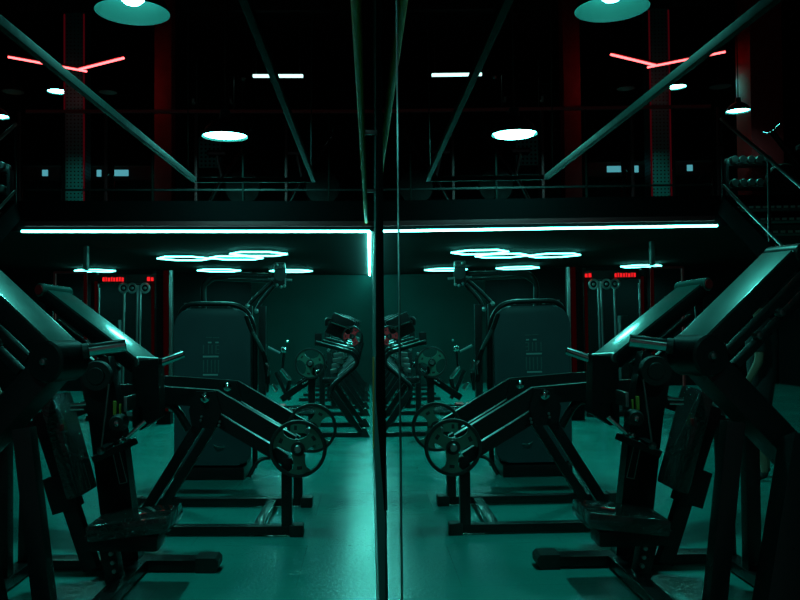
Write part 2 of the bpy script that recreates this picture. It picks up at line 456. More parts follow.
MB().tube([(x, YM-.05, ZF+.12), (x, YM-.285*16, ZF-.176*16+.15)], .018).build('lower_rail', 'steel', t)
for k in (0, 4, 8, 12, 16):
    y = YM-.05-.285*k; z = ZF-.176*k
    MB().cyl((x, y, z-.08), (x, y, z+.93), .018, 12).build('baluster', 'frame', t)

# ------------------------------------------------------------------ upstairs furniture
def column(px, w, Y, m, label, red=False):
    x = (px-CX)*Y/F
    t = thing('column', label, 'column', (x, Y, ZF))
    MB().box((x-w/2, Y-w/2, ZF), (x+w/2, Y+w/2, ZC), .01).build('shaft', m, t)
    if red:
        for s in (-1, 1):
            MB().box((x+s*w/2-.011, Y-w/2-.03, ZF), (x+s*w/2+.011, Y-w/2-.005, at(0, 18, Y).z), .004).build('edge_light', 'redline', t, label='dim red light line')
    return t
column(78, .33, 14.2, 'perf', 'perforated steel column with red light lines on its edges', True)
column(165, .28, 13.6, 'redpaint', 'dark red square steel column right of the perforated one')
column(-25, .5, 13.0, 'redpaint', 'dark red steel column behind the stair head, seen in the mirror')
p = at(210, 168, 12.5)
t = thing('perforated_panel', 'small perforated metal screen hanging below the glowing pendant upstairs', 'screen', (p.x, 12.5, ZF))
MB().box((p.x-.17, 12.48, at(0, 168, 12.5).z), (p.x+.17, 12.52, at(0, 137, 12.5).z), .005).build('sheet', 'perf', t)
for s in (-1, 1): MB().box((p.x+s*.18-.015, 12.48, ZF), (p.x+s*.18+.015, 12.52, at(0, 137, 12.5).z), .004).build('post', 'matte', t)

# tall pole and squat rack behind the railing
p = at(243, 0, 10.6)
t = thing('upright_pole', 'slim grey-green pole rising above the railing right of the glowing pendant', 'pole', (p.x, 10.6, ZF))
MB().cyl((p.x, 10.6, ZF), (p.x, 10.6, at(0, 81, 10.6).z), .02, 12).build('tube', 'rail', t)
MB().cyl((p.x, 10.6, at(0, 81, 10.6).z), (p.x, 10.6, at(0, 78, 10.6).z), .03, 12, .004).build('cap', 'steel', t)
t = thing('squat_rack', 'dark squat rack frame upstairs behind the glowing pendant', 'rack', (at(213, 0, 12.9).x, 12.9, ZF))
for px in (195, 232):
    x = at(px, 0, 12.9).x
    MB().box((x-.03, 12.87, ZF), (x+.03, 12.93, at(0, 62 if px < 200 else 77, 12.9).z), .005).build('upright', 'rail', t)
    MB().box((x-.035, 12.5, ZF), (x+.035, 13.3, ZF+.06), .005).build('foot', 'frame', t)
    MB().tube([(x, 12.86, at(0, 104, 12.9).z), (x, 12.78, at(0, 106, 12.9).z), (x, 12.76, at(0, 101, 12.9).z)], .018, .03).build('bar_hook', 'steel', t)
MB().bar((at(195, 0, 12.9).x, 12.9, at(0, 78, 12.9).z), (at(232, 0, 12.9).x, 12.9, at(0, 78, 12.9).z), .05, .05).build('top_bar', 'rail', t)

def treadmill(px, label, scr, Y=15.6):
    x = (px-CX)*Y/F
    t = thing('treadmill', label, 'treadmill', (x, Y, ZF), 'treadmills upstairs')
    MB().box((x-.38, Y-.9, ZF), (x+.38, Y+.9, ZF+.17), .03).build('deck', 'frame', t)
    for s in (-1, 1):
        MB().tube([(x+s*.36, Y-.75, ZF+.16), (x+s*.36, Y-.6, ZF+1.2), (x+s*.36, Y-.1, ZF+1.1)], .03, .12).build('upright', 'frame', t)
    c = MB().box((x-.34, Y-.72, ZF+1.05), (x+.34, Y-.62, ZF+1.32), .03).build('console', 'matte', t)
    a, b, z0, z1 = scr
    MB().box((x+a, Y-.735, ZF+z0), (x+b, Y-.722, ZF+z1), .002).build('screen', 'screen', c, label='small glowing blue screen')
    return t
treadmill(56, 'leftmost dark treadmill upstairs with a small glowing screen', (.03, .13, 1.13, 1.24))
treadmill(100, 'dark treadmill upstairs behind the perforated column, with a tiny bright screen', (.18, .26, 1.12, 1.24))
treadmill(144, 'dark treadmill upstairs with the widest glowing blue screen, right of the perforated column', (-.33, -.08, 1.13, 1.24))
def cardio(px, label, Y=11.4):
    x = (px-CX)*Y/F
    t = thing('exercise_bike', label, 'exercise bike', (x, Y, ZF), 'exercise bikes upstairs')
    MB().tube([(x-.45, Y, ZF+.04), (x+.45, Y, ZF+.04)], .035).build('floor_bar', 'frame', t)
    MB().tube([(x-.35, Y, ZF+.06), (x-.12, Y, ZF+.5), (x+.3, Y, ZF+1.05)], .04, .1).build('frame', 'frame', t)
    MB().cyl((x+.15, Y-.05, ZF+.36), (x+.15, Y+.05, ZF+.36), .25, 28, .02).build('flywheel', 'matte', t)
    MB().tube([(x-.12, Y, ZF+.45), (x-.2, Y, ZF+.8)], .025).build('seat_post', 'steel', t)
    MB().box((x-.33, Y-.1, ZF+.8), (x-.07, Y+.1, ZF+.87), .03).build('saddle', 'vinyl', t)
    MB().tube([(x+.3, Y-.25, ZF+1.1), (x+.32, Y, ZF+1.02), (x+.3, Y+.25, ZF+1.1)], .016, .1).build('handlebar', 'chrome', t)
cardio(232, 'black exercise bike upstairs below the white glowing pendant')
cardio(312, 'black exercise bike upstairs near the mirror wall')
cardio(-58, 'black exercise bike near the stair head, seen only in the mirror', 11.4)
# dumbbell rack seen in the mirror at the stair head
xr0 = -5.80; yr0 = 12.6
t = thing('dumbbell_rack', 'low black rack of dumbbells behind the stair head, seen in the mirror', 'rack', (xr0, yr0, ZF))
for z in (.45, .8): MB().bar((xr0-.36, yr0, ZF+z), (xr0+.36, yr0, ZF+z), .22, .03).build('shelf', 'frame', t)
for s in (-1, 1): MB().bar((xr0+s*.36, yr0, ZF), (xr0+s*.36, yr0, ZF+.82), .05, .24, side=(1, 0, 0)).build('side_frame', 'frame', t)
def dumbbell(x, y, z, label):
    t = thing('dumbbell', label, 'dumbbell', (x, y, z), 'dumbbells on the upstairs rack')
    MB().cyl((x, y-.06, z+.06), (x, y+.06, z+.06), .015, 10).build('handle', 'chrome', t)
    for s in (-1, 1): MB().cyl((x, y+s*.05, z+.06), (x, y+s*.14, z+.06), .058, 14, .008).build('head', 'steel', t)
    return t
ords = ['first', 'second', 'third', 'fourth', 'fifth', 'sixth', 'seventh', 'eighth']
d0 = None
for r, z in enumerate((.468, .818)):
    for k in range(5):
        lab = '%s steel dumbbell from the left on the %s shelf of the upstairs rack' % (ords[k], ['lower', 'upper'][r])
        p = (xr0-.25+k*.125, yr0, ZF+z)
        if d0 is None: d0 = dumbbell(*p, lab)
        else: dup(d0, p, lab)

# ------------------------------------------------------------------ weight plates
def make_plate(c, ax, R, label, red=False, rot=0, group='plates on the lever machines', th=.045):
    c = V(c); ax = V(ax).normalized()
    t = thing('weight_plate', label, 'weight plate', c, group)
    MB().lathe([(R, -th*.35), (R, th*.35), (R*.985, th*.5), (R*.89, th*.5), (R*.87, th*.3), (R*.87, -th*.3), (R*.89, -th*.5), (R*.985, -th*.5)], c, ax, 48, True).build('rim', 'rubber', t)
    ux = ax.cross(V((0, 0, 1))).normalized(); uy = ux.cross(ax).normalized()*1
    uy = V((0, 0, 1)) if abs(ax.z) < .1 else uy
    mb = MB(); ds = []
    for k in range(3):
        a = rot+PI/2+PI+k*2*PI/3                                # one spoke points down
        d = ux*math.cos(a)+uy*math.sin(a); n = ux*-math.sin(a)+uy*math.cos(a)
        hf = [(.19, .26), (.30, .21), (.50, .20), (.66, .24), (.78, .38), (.83, .34), (.885, .2), (.90, 0)]
        poly = [(a*R, -b*R) for a, b in hf]+[(a*R, b*R) for a, b in hf[-2::-1]]
        mb.prism(poly, c, d, n, th*.62)
        sl = c+d*R*.66
        ds.append(MB().bar(sl-n*R*.09, sl+n*R*.09, R*.12, th*.66, side=d, bev=.002))
    sp = mb.build('spokes', 'redplate' if red else 'plate', t)
    for q in ds: q.build('grip_slot', 'matte', sp, label='dark slot in a spoke')
    MB().lathe([(R*.25, -th*.5), (R*.25, th*.5), (R*.155, th*.5), (R*.155, -th*.5)], c, ax, 28, True).build('hub', 'rubber', t)
    return t

# ------------------------------------------------------------------ lever machine with plates (centre left)
t = thing('lever_press_machine', 'black plate-loaded lever machine with two long bent arms, loaded with grey-green plates', 'gym machine', (-1.1, 6.42, 0))
YN, YFr = 5.97, 6.90
for Y in (YN, YFr):
    MB().box((-1.95, Y-.04, .012), (-.50, Y+.04, .075), .008).build('base_rail', 'frame', t)
    MB().box((-.575, Y-.055, 0), (-.478, Y+.055, .085), .012).build('rail_foot', 'rubber', t)
    MB().box((-1.98, Y-.055, 0), (-1.9, Y+.055, .085), .012).build('rail_foot', 'rubber', t)
    MB().bar((-.597, Y, .06), (-.597, Y, .56), .075, .075).build('rear_post', 'frame', t)
    MB().bar((-.60, Y, .545), (-.50, Y, .52), .07, .03, side=(0, 1, 0)).build('lever_stop', 'rubber', t)
    MB().bar((-1.69, Y, .05), (-1.19, Y, .86), .085, .075, side=(0, 1, 0)).build('front_leg', 'frame', t)
    MB().polybar([(-1.13, Y, .86), (-1.02, Y, .79), (-.60, Y, .545)], .07, .085).build('frame_strut', 'frame', t)
    br = MB().prism([(-.1, -.20), (.06, -.22), (.11, -.1), (.07, .05), (-.07, .05), (-.12, -.08)], (-1.17, Y-.055, .99), (1, 0, 0), (0, 0, 1), .012).prism([(-.1, -.20), (.06, -.22), (.11, -.1), (.07, .05), (-.07, .05), (-.12, -.08)], (-1.17, Y+.055, .99), (1, 0, 0), (0, 0, 1), .012).build('pivot_bracket', 'frame', t)
    mb = MB()
    for bx, bz in ((-1.20, .86), (-1.205, .835), (-1.07, .825), (-1.075, .80)): mb.lathe([(0, -.012), (.008, -.01), (.011, 0), (.011, .01)], (bx, Y-.062, bz), (0, 1, 0), 12)
    mb.build('bolt', 'steel', br)
    arm = MB().polybar([(-1.95, Y, 1.03), (-1.60, Y, 1.02), (-1.115, Y, .985), (-.56, Y, .66)], .07, .125).build('lever_arm', 'frame', t)
    MB().lathe([(0, -.03), (.02, -.028), (.036, -.015), (.04, 0), (.04, .02)], (-1.175, Y-.045, .997), (0, 1, 0), 24).build('pivot_bolt', 'chrome', arm, label='domed chrome pivot bolt')
    MB().cyl((-.505, Y-.17, .645), (-.505, Y+.06, .645), .026, 20, .004).build('plate_horn', 'steel', t)
    MB().bar((-.62, Y, .69), (-.47, Y, .61), .06, .1, side=(0, 1, 0)).build('horn_block', 'frame', t)
    MB().cyl((-1.9, Y, 1.03), (-1.9, Y+.12, 1.03), .02, 14, .003).build('handle', 'rubber', t)
for x, w in ((-.81, .075), (-1.80, .08)):
    MB().box((x-w/2, YN+.04, .02), (x+w/2, YFr-.04, .07), .008).build('cross_tie', 'satin', t)
MB().tube([at(158, 404, YN), at(174, 404, YN), at(189, 430, YN)], .03, .12).build('arc_handle', 'frame', t)
make_plate((-.508, YN-.10, .640), (0, 1, 0), .203, 'grey-green three-spoke weight plate on the near lever arm', rot=.08)
make_plate((-.475, YFr-.10, .665), (0, 1, 0), .203, 'grey-green three-spoke weight plate on the far lever arm, half hidden', rot=.5)

# ------------------------------------------------------------------ incline press (big, near left)
t = thing('incline_press_machine', 'large black seated press machine with wide sloping lever covers, nearest at the left', 'gym machine', (-1.6, 4.75, 0))
# base
MB().box((-2.16, 5.09, .012), (-.985, 5.22, .075), .008).build('base_rail', 'frame', t)
MB().prism([(-.07, 0), (.05, 0), (.07, .03), (.07, .07), (.05, .09), (-.07, .09)], (-1.0, 5.155, 0), (1, 0, 0), (0, 0, 1), .15).build('rail_foot', 'rubber', t)
MB().box((-1.47, 3.85, .012), (-1.37, 5.09, .075), .008).build('cross_rail', 'frame', t)
MB().box((-2.16, 3.6, .012), (-2.06, 5.09, .075), .008).build('cross_rail', 'frame', t)
for x in (-2.11, -1.42): MB().box((x-.06, 3.5 if x < -2 else 3.75, 0), (x+.06, 3.62 if x < -2 else 3.87, .085), .012).build('rail_foot', 'rubber', t)
# legs of the near side
MB().bar((-1.555, 4.02, .02), (-1.70, 4.08, 1.02), .085, .09, side=(0, 1, 0)).build('near_leg', 'frame', t)
MB().bar((-2.11, 4.78, .06), (-2.11, 4.78, .98), .08, .08).build('rear_post', 'frame', t)
MB().bar((-1.63, 3.62, .02), (-2.03, 4.06, .92), .13, .16, side=(0, 1, 0)).build('outer_leg', 'frame', t)
MB().box((-1.73, 3.5, 0), (-1.50, 4.1, .03), .008).build('leg_plate', 'frame', t)
# near lever: cover, drum, lower limb, handle
def lever(E, T, W, roll, Yo, name_dark):
    E, T = V(E), V(T); d = (T-E).normalized()
    pl = V((d.x, d.y, 0)).normalized(); side = V((-pl.y, pl.x, roll)); side = (side-d*side.dot(d)).normalized()
    if side.y < 0: side = -side
    up = d.cross(side); up = up if up.z > 0 else -up
    return d, side, up
E = at(69, 345, 4.12); T = at(-29, 253, 4.3)
d, sd, up = lever(E, T, .2, 0, 0, '')
W = .205
lv = MB().bar(E-d*.01-up*.06, T-up*.06, W, .09, side=sd, bev=.008).build('lever_beam', 'frame', t)
MB().bar(E+d*.03-up*.010, T-d*.04-up*.010, W*.96, .012, side=sd, bev=.004).build('top_cover', 'satin', lv, label='smooth flat sloping metal cover')
c = E-up*.10
MB().cyl(c-sd*W*.53, c+sd*W*.53, .105, 32, .012).build('elbow_drum', 'frame', t)
MB().cyl(T-up*.06-sd*W*.56, T-up*.06+sd*W*.56, .055, 24, .008).build('end_roller', 'frame', t)
for k, off in enumerate((.17, .25)):
    a = E-up*off+d*.10-sd*W*.3; b = T-up*off-sd*W*.3
    MB().bar(a, b, .05, .035, side=sd).build('link_rod', 'frame', t)
mb = MB()
for s in (.38, .62):
    q = E+(T-E)*s-up*.21-sd*(W*.3+.03); mb.lathe([(0, -.018), (.018, -.014), (.024, 0), (.024, .02)], q, sd, 16)
mb.lathe([(0, -.02), (.016, -.015), (.022, 0), (.022, .02)], c-sd*W*.53, sd, 16)
mb.build('bolt', 'steel', t)
L0 = c+V((-.02, .02, -.02)); L1 = at(-48, 476, 4.25)
MB().bar(L0, L1, .15, .15, side=sd, bev=.012).build('lower_limb', 'frame', t)
MB().bar(L1+V((.02, .0, .03)), V((-2.11, 4.80, .92)), .08, .08).build('limb_tie', 'frame', t)
h0, h1 = at(86, 351, 4.16), at(126, 345, 4.22)
MB().cyl(h0, h1, .033, 20, .004).build('handle', 'chrome', t, label='chrome grip bar')
MB().cyl(h0-(h1-h0).normalized()*.02, h0+(h1-h0).normalized()*.015, .04, 20, .005).build('handle_collar', 'rubber', t)
# far lever
E2 = at(148, 358, 5.42); T2 = at(56, 288, 5.81)
d, sd, up = lever(E2, T2, .2, .09, 0, '')
W = .22
lv = MB().bar(E2-d*.01-up*.06, T2-up*.06, W, .09, side=sd, bev=.008).build('lever_beam', 'frame', t)
MB().bar(E2+d*.02-up*.010, T2-d*.04-up*.010, W*.96, .012, side=sd, bev=.004).build('top_cover', 'satin', lv, label='smooth flat sloping metal cover')
MB().cyl(E2-d*.0-up*.03-sd*W*.5, E2-up*.03+sd*W*.5, .034, 20, .006).build('elbow_drum', 'steel', t)
rol = MB().cyl(T2-up*.03-sd*W*.62, T2-up*.03+sd*W*.62, .046, 28, .006).build('end_roller', 'satin', t)
MB().lathe([(0, -.004), (.034, -.004), (.034, .004), (0, .004)], T2-up*.03-sd*W*.63, sd, 24).build('end_disc', 'redpaint', rol, label='dull red end disc')
for off in (.16, .23):
    MB().bar(E2-up*off+d*.12-sd*W*.3, T2-up*off-d*.2-sd*W*.3, .04, .03, side=sd).build('link_rod', 'frame', t)
MB().prism([(-.075, 0), (.09, .02), (.10, -.36), (-.02, -.44), (-.075, -.42)], V((E2.x-.0, 5.40, E2.z-.02)), (1, 0, 0), (0, 0, 1), .15).build('elbow_housing', 'frame', t)
h0, h1 = at(158, 363.5, 5.44), at(184, 354, 5.50)
MB().cyl(h0, h1, .028, 20, .004).build('handle', 'chrome', t, label='chrome grip bar')
MB().cyl(h0-(h1-h0).normalized()*.02, h0+(h1-h0).normalized()*.012, .034, 20, .005).build('handle_collar', 'rubber', t)
# far side column, pivot and gauges
MB().polybar([(-1.52, 5.16, .06), (-1.565, 5.16, .42), (-1.63, 5.16, .95), (-1.72, 5.2, 1.3)], .12, .2).build('far_column', 'frame', t)
q = at(120, 464, 5.08)
pl = MB().bar(q-V((.02, 0, -.11)), q+V((.02, 0, -.11)), .012, .055, side=(0, 1, 0)).build('name_plate', 'matte', t)
MB().tube([q+V((-.05, -.008, .11)), q+V((-.01, -.008, .11)), q+V((.045, -.008, -.11)), q+V((.0, -.008, -.12)), q+V((-.05, -.008, .11))], .0035, seg=6).build('plate_border', 'emboss', pl, label='pale outline of the plate')
g = at(97, 376, 5.02)
MB().lathe([(0, -.03), (.05, -.03), (.055, -.02), (.088, -.02), (.092, 0), (.092, .03), (0, .03)], g, (0, 1, 0), 36).build('cam_wheel', 'matte', t)
g2 = at(118, 423, 5.0)
MB().lathe([(0, -.03), (.04, -.03), (.052, -.01), (.052, .05), (0, .05)], g2, (0, 1, 0), 32).build('pivot_hub', 'rubber', t)
MB().lathe([(0, -.05), (.016, -.045), (.022, -.03), (.022, -.02)], g2, (0, 1, 0), 20).build('pivot_bolt', 'chrome', t, label='chrome bolt head')
MB().tube([at(126, 438, 5.0), at(132, 433, 5.0), at(145, 421, 5.02)], [.012, .013, .016]).build('lock_lever', 'chrome', t, label='chrome lock lever')
MB().ball(at(121, 440, 4.98), .022).build('lever_knob', 'chrome', t)
MB().tube([at(109, 384, 5.0), at(101, 450, 4.98)], .007).build('pull_rod', 'steel', t)
MB().ball(at(101, 451, 4.97), .024).build('rod_ball', 'steel', t, label='dull steel ball end')
MB().box(at(113, 415, 5.03), at(117, 401, 5.05), .001).box(at(119, 414, 5.03), at(121.5, 404, 5.05), .001).build('warning_sticker', 'label_y', t, label='small yellow stickers')
MB().box(at(127, 412, 5.0), at(133, 394, 5.2), .005).build('guide_block', 'steel', t)
MB().bar(at(100, 452, 5.0), at(112, 445, 5.1), .05, .04).build('rod_bracket', 'frame', t)
MB().bar(at(92, 460, 5.0), at(137, 440, 5.1), .05, .04).build('cross_bracket', 'frame', t)
# seat and backrest on their tubes
zs = .43
mbs = MB(); mtx = Matrix.Translation((-1.345, 4.775, .39)) @ Matrix.Rotation(math.radians(-7), 4, 'Y') @ Matrix.Diagonal((.46, .39, .095, 1))
mbs.mbox(mtx, .028).build('seat_pad', 'wrap', t, label='shiny black seat pad in clear wrap')
MB().box((-1.62, 4.68, .24), (-1.2, 4.88, .33), .02).build('seat_carriage', 'frame', t)
MB().bar((-1.46, 4.78, .03), (-1.52, 4.78, .34), .09, .09, side=(0, 1, 0)).build('seat_post', 'frame', t)
mb = MB()
for z in (.12, .17, .22): mb.lathe([(0, -.02), (.012, -.018), (.014, 0)], (-1.45-.2*(z-.1), 4.73, z), (0, 1, 0), 12)
mb.build('adjust_pin', 'steel', t)
b0, b1 = V((-1.655, 4.78, .55)), V((-1.815, 4.78, 1.12))
MB().bar(b0, b1, .30, .085, side=(0, 1, 0), bev=.028).build('back_pad', 'wrap', t, label='shiny black back pad in clear wrap')
MB().bar((-1.60, 4.78, .12), (-1.90, 4.78, 1.02), .075, .085, side=(0, 1, 0)).build('back_post', 'frame', t)
a = V((-1.695, 4.78, .46)); b = V((-1.755, 4.78, .66))
MB().bar(a-V((.04, 0, 0)), b-V((.04, 0, 0)), .12, .15, side=(0, 1, 0)).build('adjust_collar', 'frame', t)
MB().box(at(60, 431, 4.62), at(64, 424, 4.64), .001).build('sticker', 'label_r', t, label='small red sticker')
MB().cyl(at(70, 405, 4.72), at(86, 404, 4.74), .010, 12).cyl(at(70, 409.5, 4.72), at(84, 409, 4.74), .008, 12).build('adjust_bar', 'chrome', t, label='thin chrome bars')
MB().bar((-2.11, 5.1, .05), (-2.11, 5.15, .9), .08, .08, side=(1, 0, 0)).build('rear_post', 'frame', t)
MB().bar((-2.11, 5.15, .88), (-1.66, 5.2, 1.05), .08, .08).build('back_tie', 'frame', t)
MB().tube([T2-up*.10, V((-2.2, 5.6, 1.2)), V((-2.11, 5.15, .88))], .03, .1).build('far_link', 'frame', t)

# ------------------------------------------------------------------ shrouded weight-stack machine
YS = 8.05
t = thing('shrouded_stack_machine', 'tall weight-stack machine with a rounded slate-blue shroud behind the lever arms', 'gym machine', (-1.53, 8.3, 0))
x0, x1, z0, z1 = (174-CX)*YS/F, (250.5-CX)*YS/F, .14, H-(308.5-CY)*YS/F
r = .17; poly = []
for cx_, cz_, a0 in ((x1-r, z1-r, 0), (x0+r, z1-r, 90)):
    for k in range(9):
        a = math.radians(a0+k*90/8); poly.append((cx_+r*math.cos(a), cz_+r*math.sin(a)))
rb = .06
for cx_, cz_, a0 in ((x0+rb, z0+rb, 180), (x1-.12, z0+.12, 270)):
    rr = rb if a0 == 180 else .12
    for k in range(7):
        a = math.radians(a0+k*90/6); poly.append((cx_+rr*math.cos(a), cz_+rr*math.sin(a)))
mb = MB(); mb.prism(poly, (0, YS+.03, 0), (1, 0, 0), (0, 0, 1), .06)
fr = [f for f in mb.bm.faces if len(f.verts) > 10]
es = [e for f in fr for e in f.edges]
bmesh.ops.bevel(mb.bm, geom=list(set(es)), offset=.022, segments=3, profile=.6, affect='EDGES')
sh = mb.build('shroud', 'shroud', t, label='slate blue rounded shroud panel')
# embossed mark: two stacked block glyphs, each over a bar
lg = ['logo_bar', 'emboss', 'pale embossed logo bar']
def g(px0, py0, px1, py1):
    mb = MB()
    a, b = at(px0, py0, YS), at(px1, py1, YS)
    mb.box((min(a.x, b.x), YS-.006, min(a.z, b.z)), (max(a.x, b.x), YS+.004, max(a.z, b.z)), .001)
    mb.build(lg[0], lg[1], sh, label=lg[2])
g(203, 355.8, 218.5, 357.4); g(203, 374, 218, 375.6)
g(208, 341.8, 211.5, 343.2); g(215.5, 341.8, 218.5, 343.2)
M['stroke'] = mat('embossed_edge', (.09, .13, .13), .4)
lg = ['logo_stroke', 'stroke', 'faint embossed logo stroke']
g(203, 345, 204, 354); g(208, 345, 209, 354); g(211.5, 345, 212.5, 354); g(216, 345, 219, 346); g(216, 349, 219, 350); g(215.5, 345, 216.5, 354); g(216, 353, 219, 354)
g(206, 337, 212, 337.8); g(213, 337.4, 219, 338.2)
for x in (203, 207, 211, 214.5, 218): g(x, 360, x+1, 372.5)
MB().box((x0+.0, YS-.02, 0), (x1-.06, YS+.55, .12), .02).build('base', 'frame', t)
MB().box((x0+.05, YS+.12, .12), (x1-.05, YS+.42, z1-.1), .03).build('weight_stack_housing', 'matte', t)
tp = [(x0+.03, YS+.10, .1), (x0+.03, YS+.10, z1+.045), (x1-.10, YS+.10, z1+.045), (x1+.03, YS+.10, z1-.16), (x1+.03, YS+.1, .1)]
MB().tube(tp, .026, .16).build('frame_tube', 'frame', t)
MB().tube([at(246, 316, YS), at(251, 330, YS+.0), at(264, 354, YS), at(266.5, 366, YS), at(268, 384, YS)], .022, .08).build('side_arm', 'frame', t)
MB().tube([at(252, 332, YS-.03), at(263, 351.5, YS-.03)], .013).build('arm_cover', 'satin', t, label='pale satin strip on the arm')
MB().tube([at(266, 363, YS-.03), at(269, 367, YS-.04), at(268, 376, YS-.03)], .013, .02).build('arm_grip', 'chrome', t)
MB().tube([at(276, 457, YS+.1), at(258, 459, YS+.05), at(249, 477, YS)], .02, .08).build('foot_tube', 'frame', t)
mb = MB()
for px in (190, 200, 229):
    p = at(px, 307, YS+.1); mb.cyl(p, p+V((0, 0, .03)), .016, 10)
mb.build('top_bolt', 'steel', t)
MB().tube([at(214, 445, YS-.01), at(217, 447, YS-.04), at(224, 447, YS-.01)], .007, .02).build('pull_ring', 'chrome', t)
MB().cyl(at(186, 310, YS+.12), at(186, 303, YS+.12), .02, 12).build('guide_cap', 'steel', t)

# ------------------------------------------------------------------ tall pulley machine with a boom
YP = 11.6
t = thing('pulley_machine', 'tall black pulley machine with a bent boom and a square pulley head', 'gym machine', (-2.0, YP, 0))
def q(px, py, dy=0): return at(px, py, YP+dy)
MB().tube([V((q(204, 0).x, YP+.3, .06)), q(204, 310, .3), q(203, 284, .3), q(212, 275, .25), q(272, 276, 0)], .04, .12).build('boom_post', 'frame', t)
MB().tube([q(206, 285, .3), q(214, 279, .25), q(272, 281.5, 0)], .022, .06).build('boom_brace', 'frame', t)
MB().box(q(274, 287, -.06), q(286, 263, .08), .02).build('pulley_head', 'frame', t)
mb = MB()
for px, py in ((277, 265), (284, 266), (277, 285), (281, 287), (284.5, 286)): mb.ball(q(px, py, -.08), .022)
mb.build('bolt', 'steel', t)
MB().cyl(q(280, 275, -.10), q(280, 275, .1), .09, 24, .01).build('pulley', 'matte', t)
MB().tube([q(247, 307), q(256, 297), q(273, 281)], .03, .06).build('diagonal_strut', 'frame', t)
MB().tube([q(256, 311), q(262, 300), q(274, 286)], .03, .06).build('diagonal_strut', 'frame', t)
for px, w in ((249, .10), (262.5, .10)):
    p = q(px, 0); MB().box((p.x-w/2, YP-.05, .05), (p.x+w/2, YP+.05, q(0, 306).z), .01).build('upright', 'frame', t)
MB().tube([q(268, 278, .0), q(292, 280, 0)], .018).build('pulley_bar', 'steel', t)
MB().box((q(200, 0).x, YP-.08, 0), (q(270, 0).x, YP+.42, .07), .01).build('base', 'frame', t)
for px, py in ((247.5, 306), (256.5, 311)): MB().ball(q(px, py, -.03), .035).build('joint_knob', 'steel', t)

# ------------------------------------------------------------------ row of lever machines by the mirror wall
def make_row(Y):
    t = thing('row_machine', 'nearest black lever row machine by the mirror wall, with a green-lit plate', 'gym machine', (-.4, Y, 0), 'row machines along the mirror wall')
    def w(px, py, dy=0):
        p = at(px, py, 11.3); return V((p.x, Y+dy, p.z))
    for dy in (-.3, .75):
        MB().box((-1.35, Y+dy-.04, .0), (-.04, Y+dy+.04, .06), .008).build('base_rail', 'frame', t)
        MB().prism([(-.06, 0), (.05, 0), (-.01, .12), (-.05, .12)], (-.05, Y+dy, .0), (1, 0, 0), (0, 0, 1), .09).build('rail_foot', 'rubber', t)
        MB().bar((-.10, Y+dy, .03), (-.50, Y+dy, .60), .06, .07, side=(0, 1, 0)).build('slanted_leg', 'frame', t)
        MB().tube([w(317, 342, dy), w(354, 352, dy), w(359, 362, dy), w(331, 386, dy), w(336, 396, dy), w(352, 420, dy)], .032, .1).build('bent_frame', 'frame', t)
        MB().tube([w(319, 341, dy-.032), w(353, 350.5, dy-.032)], .012).build('frame_cap', 'satin', t, label='pale satin strip')
    MB().box((w(313, 0).x-.045, Y-.30, .04), (w(313, 0).x+.045, Y-.21, w(0, 366).z), .008).build('rear_post', 'frame', t)
    MB().bar(w(318, 374, -.2), w(283, 398, -.2), .08, .09, side=(0, 1, 0)).build('lever_arm', 'frame', t)
    MB().tube([w(304, 383, -.26), w(312, 378, -.26)], .012).build('arm_cap', 'chrome', t)
    MB().cyl(w(312, 362, -.45), w(312, 362, -.1), .025, 16).build('plate_horn', 'steel', t)
    MB().bar(w(329, 322, .2), w(351, 332, .2), .12, .30, side=(0, 1, 0)).build('plate_carriage', 'frame', t)
    MB().bar(w(331, 322.5, .12), w(350, 329, .12), .16, .02, side=(0, 1, 0)).build('carriage_cover', 'satin', t)
    MB().tube([w(326, 326, .2), w(326, 319, .2), w(334, 318.5, .2)], .03, .04).build('top_hook', 'frame', t)
    MB().box(w(315, 346, -.1), w(322, 333, .1), .02).build('head_block', 'frame', t)
    MB().cyl(w(353, 336, -.33), w(353, 336, .3), .018, 16).build('plate_horn', 'steel', t)
    for k in range(4):
        MB().bar(w(333-k*1.0, 356+k*5.5, .3), w(343-k*2.2, 355+k*5.5, .3), .3, .05, side=(0, 1, 0)).build('stack_plate', 'steel', t)
    MB().box(w(322, 384, 0), w(338, 378, .3), .02).build('seat_pad', 'vinyl', t)
    MB().bar(w(330, 384, .15), w(334, 408, .15), .07, .07, side=(0, 1, 0)).build('seat_post', 'frame', t)
    return t, w
r0, w0 = make_row(11.3)
rows = [(13.75, 'second black lever row machine from the front by the mirror wall'),
        (16.1, 'third black lever row machine from the front by the mirror wall'),
        (18.3, 'farthest black lever row machine by the mirror wall, next to the back wall')]
for Y, lab in rows: dup(r0, (-.4, Y, 0), lab)
make_plate(w0(312, 362, -.36), (0, 1, 0), .205, 'green-lit three-spoke weight plate on the nearest row machine', rot=-.15)
make_plate(w0(353, 336, -.36), (.35, 1, 0), .14, 'red three-spoke weight plate on the nearest row machine', red=True, rot=.5)

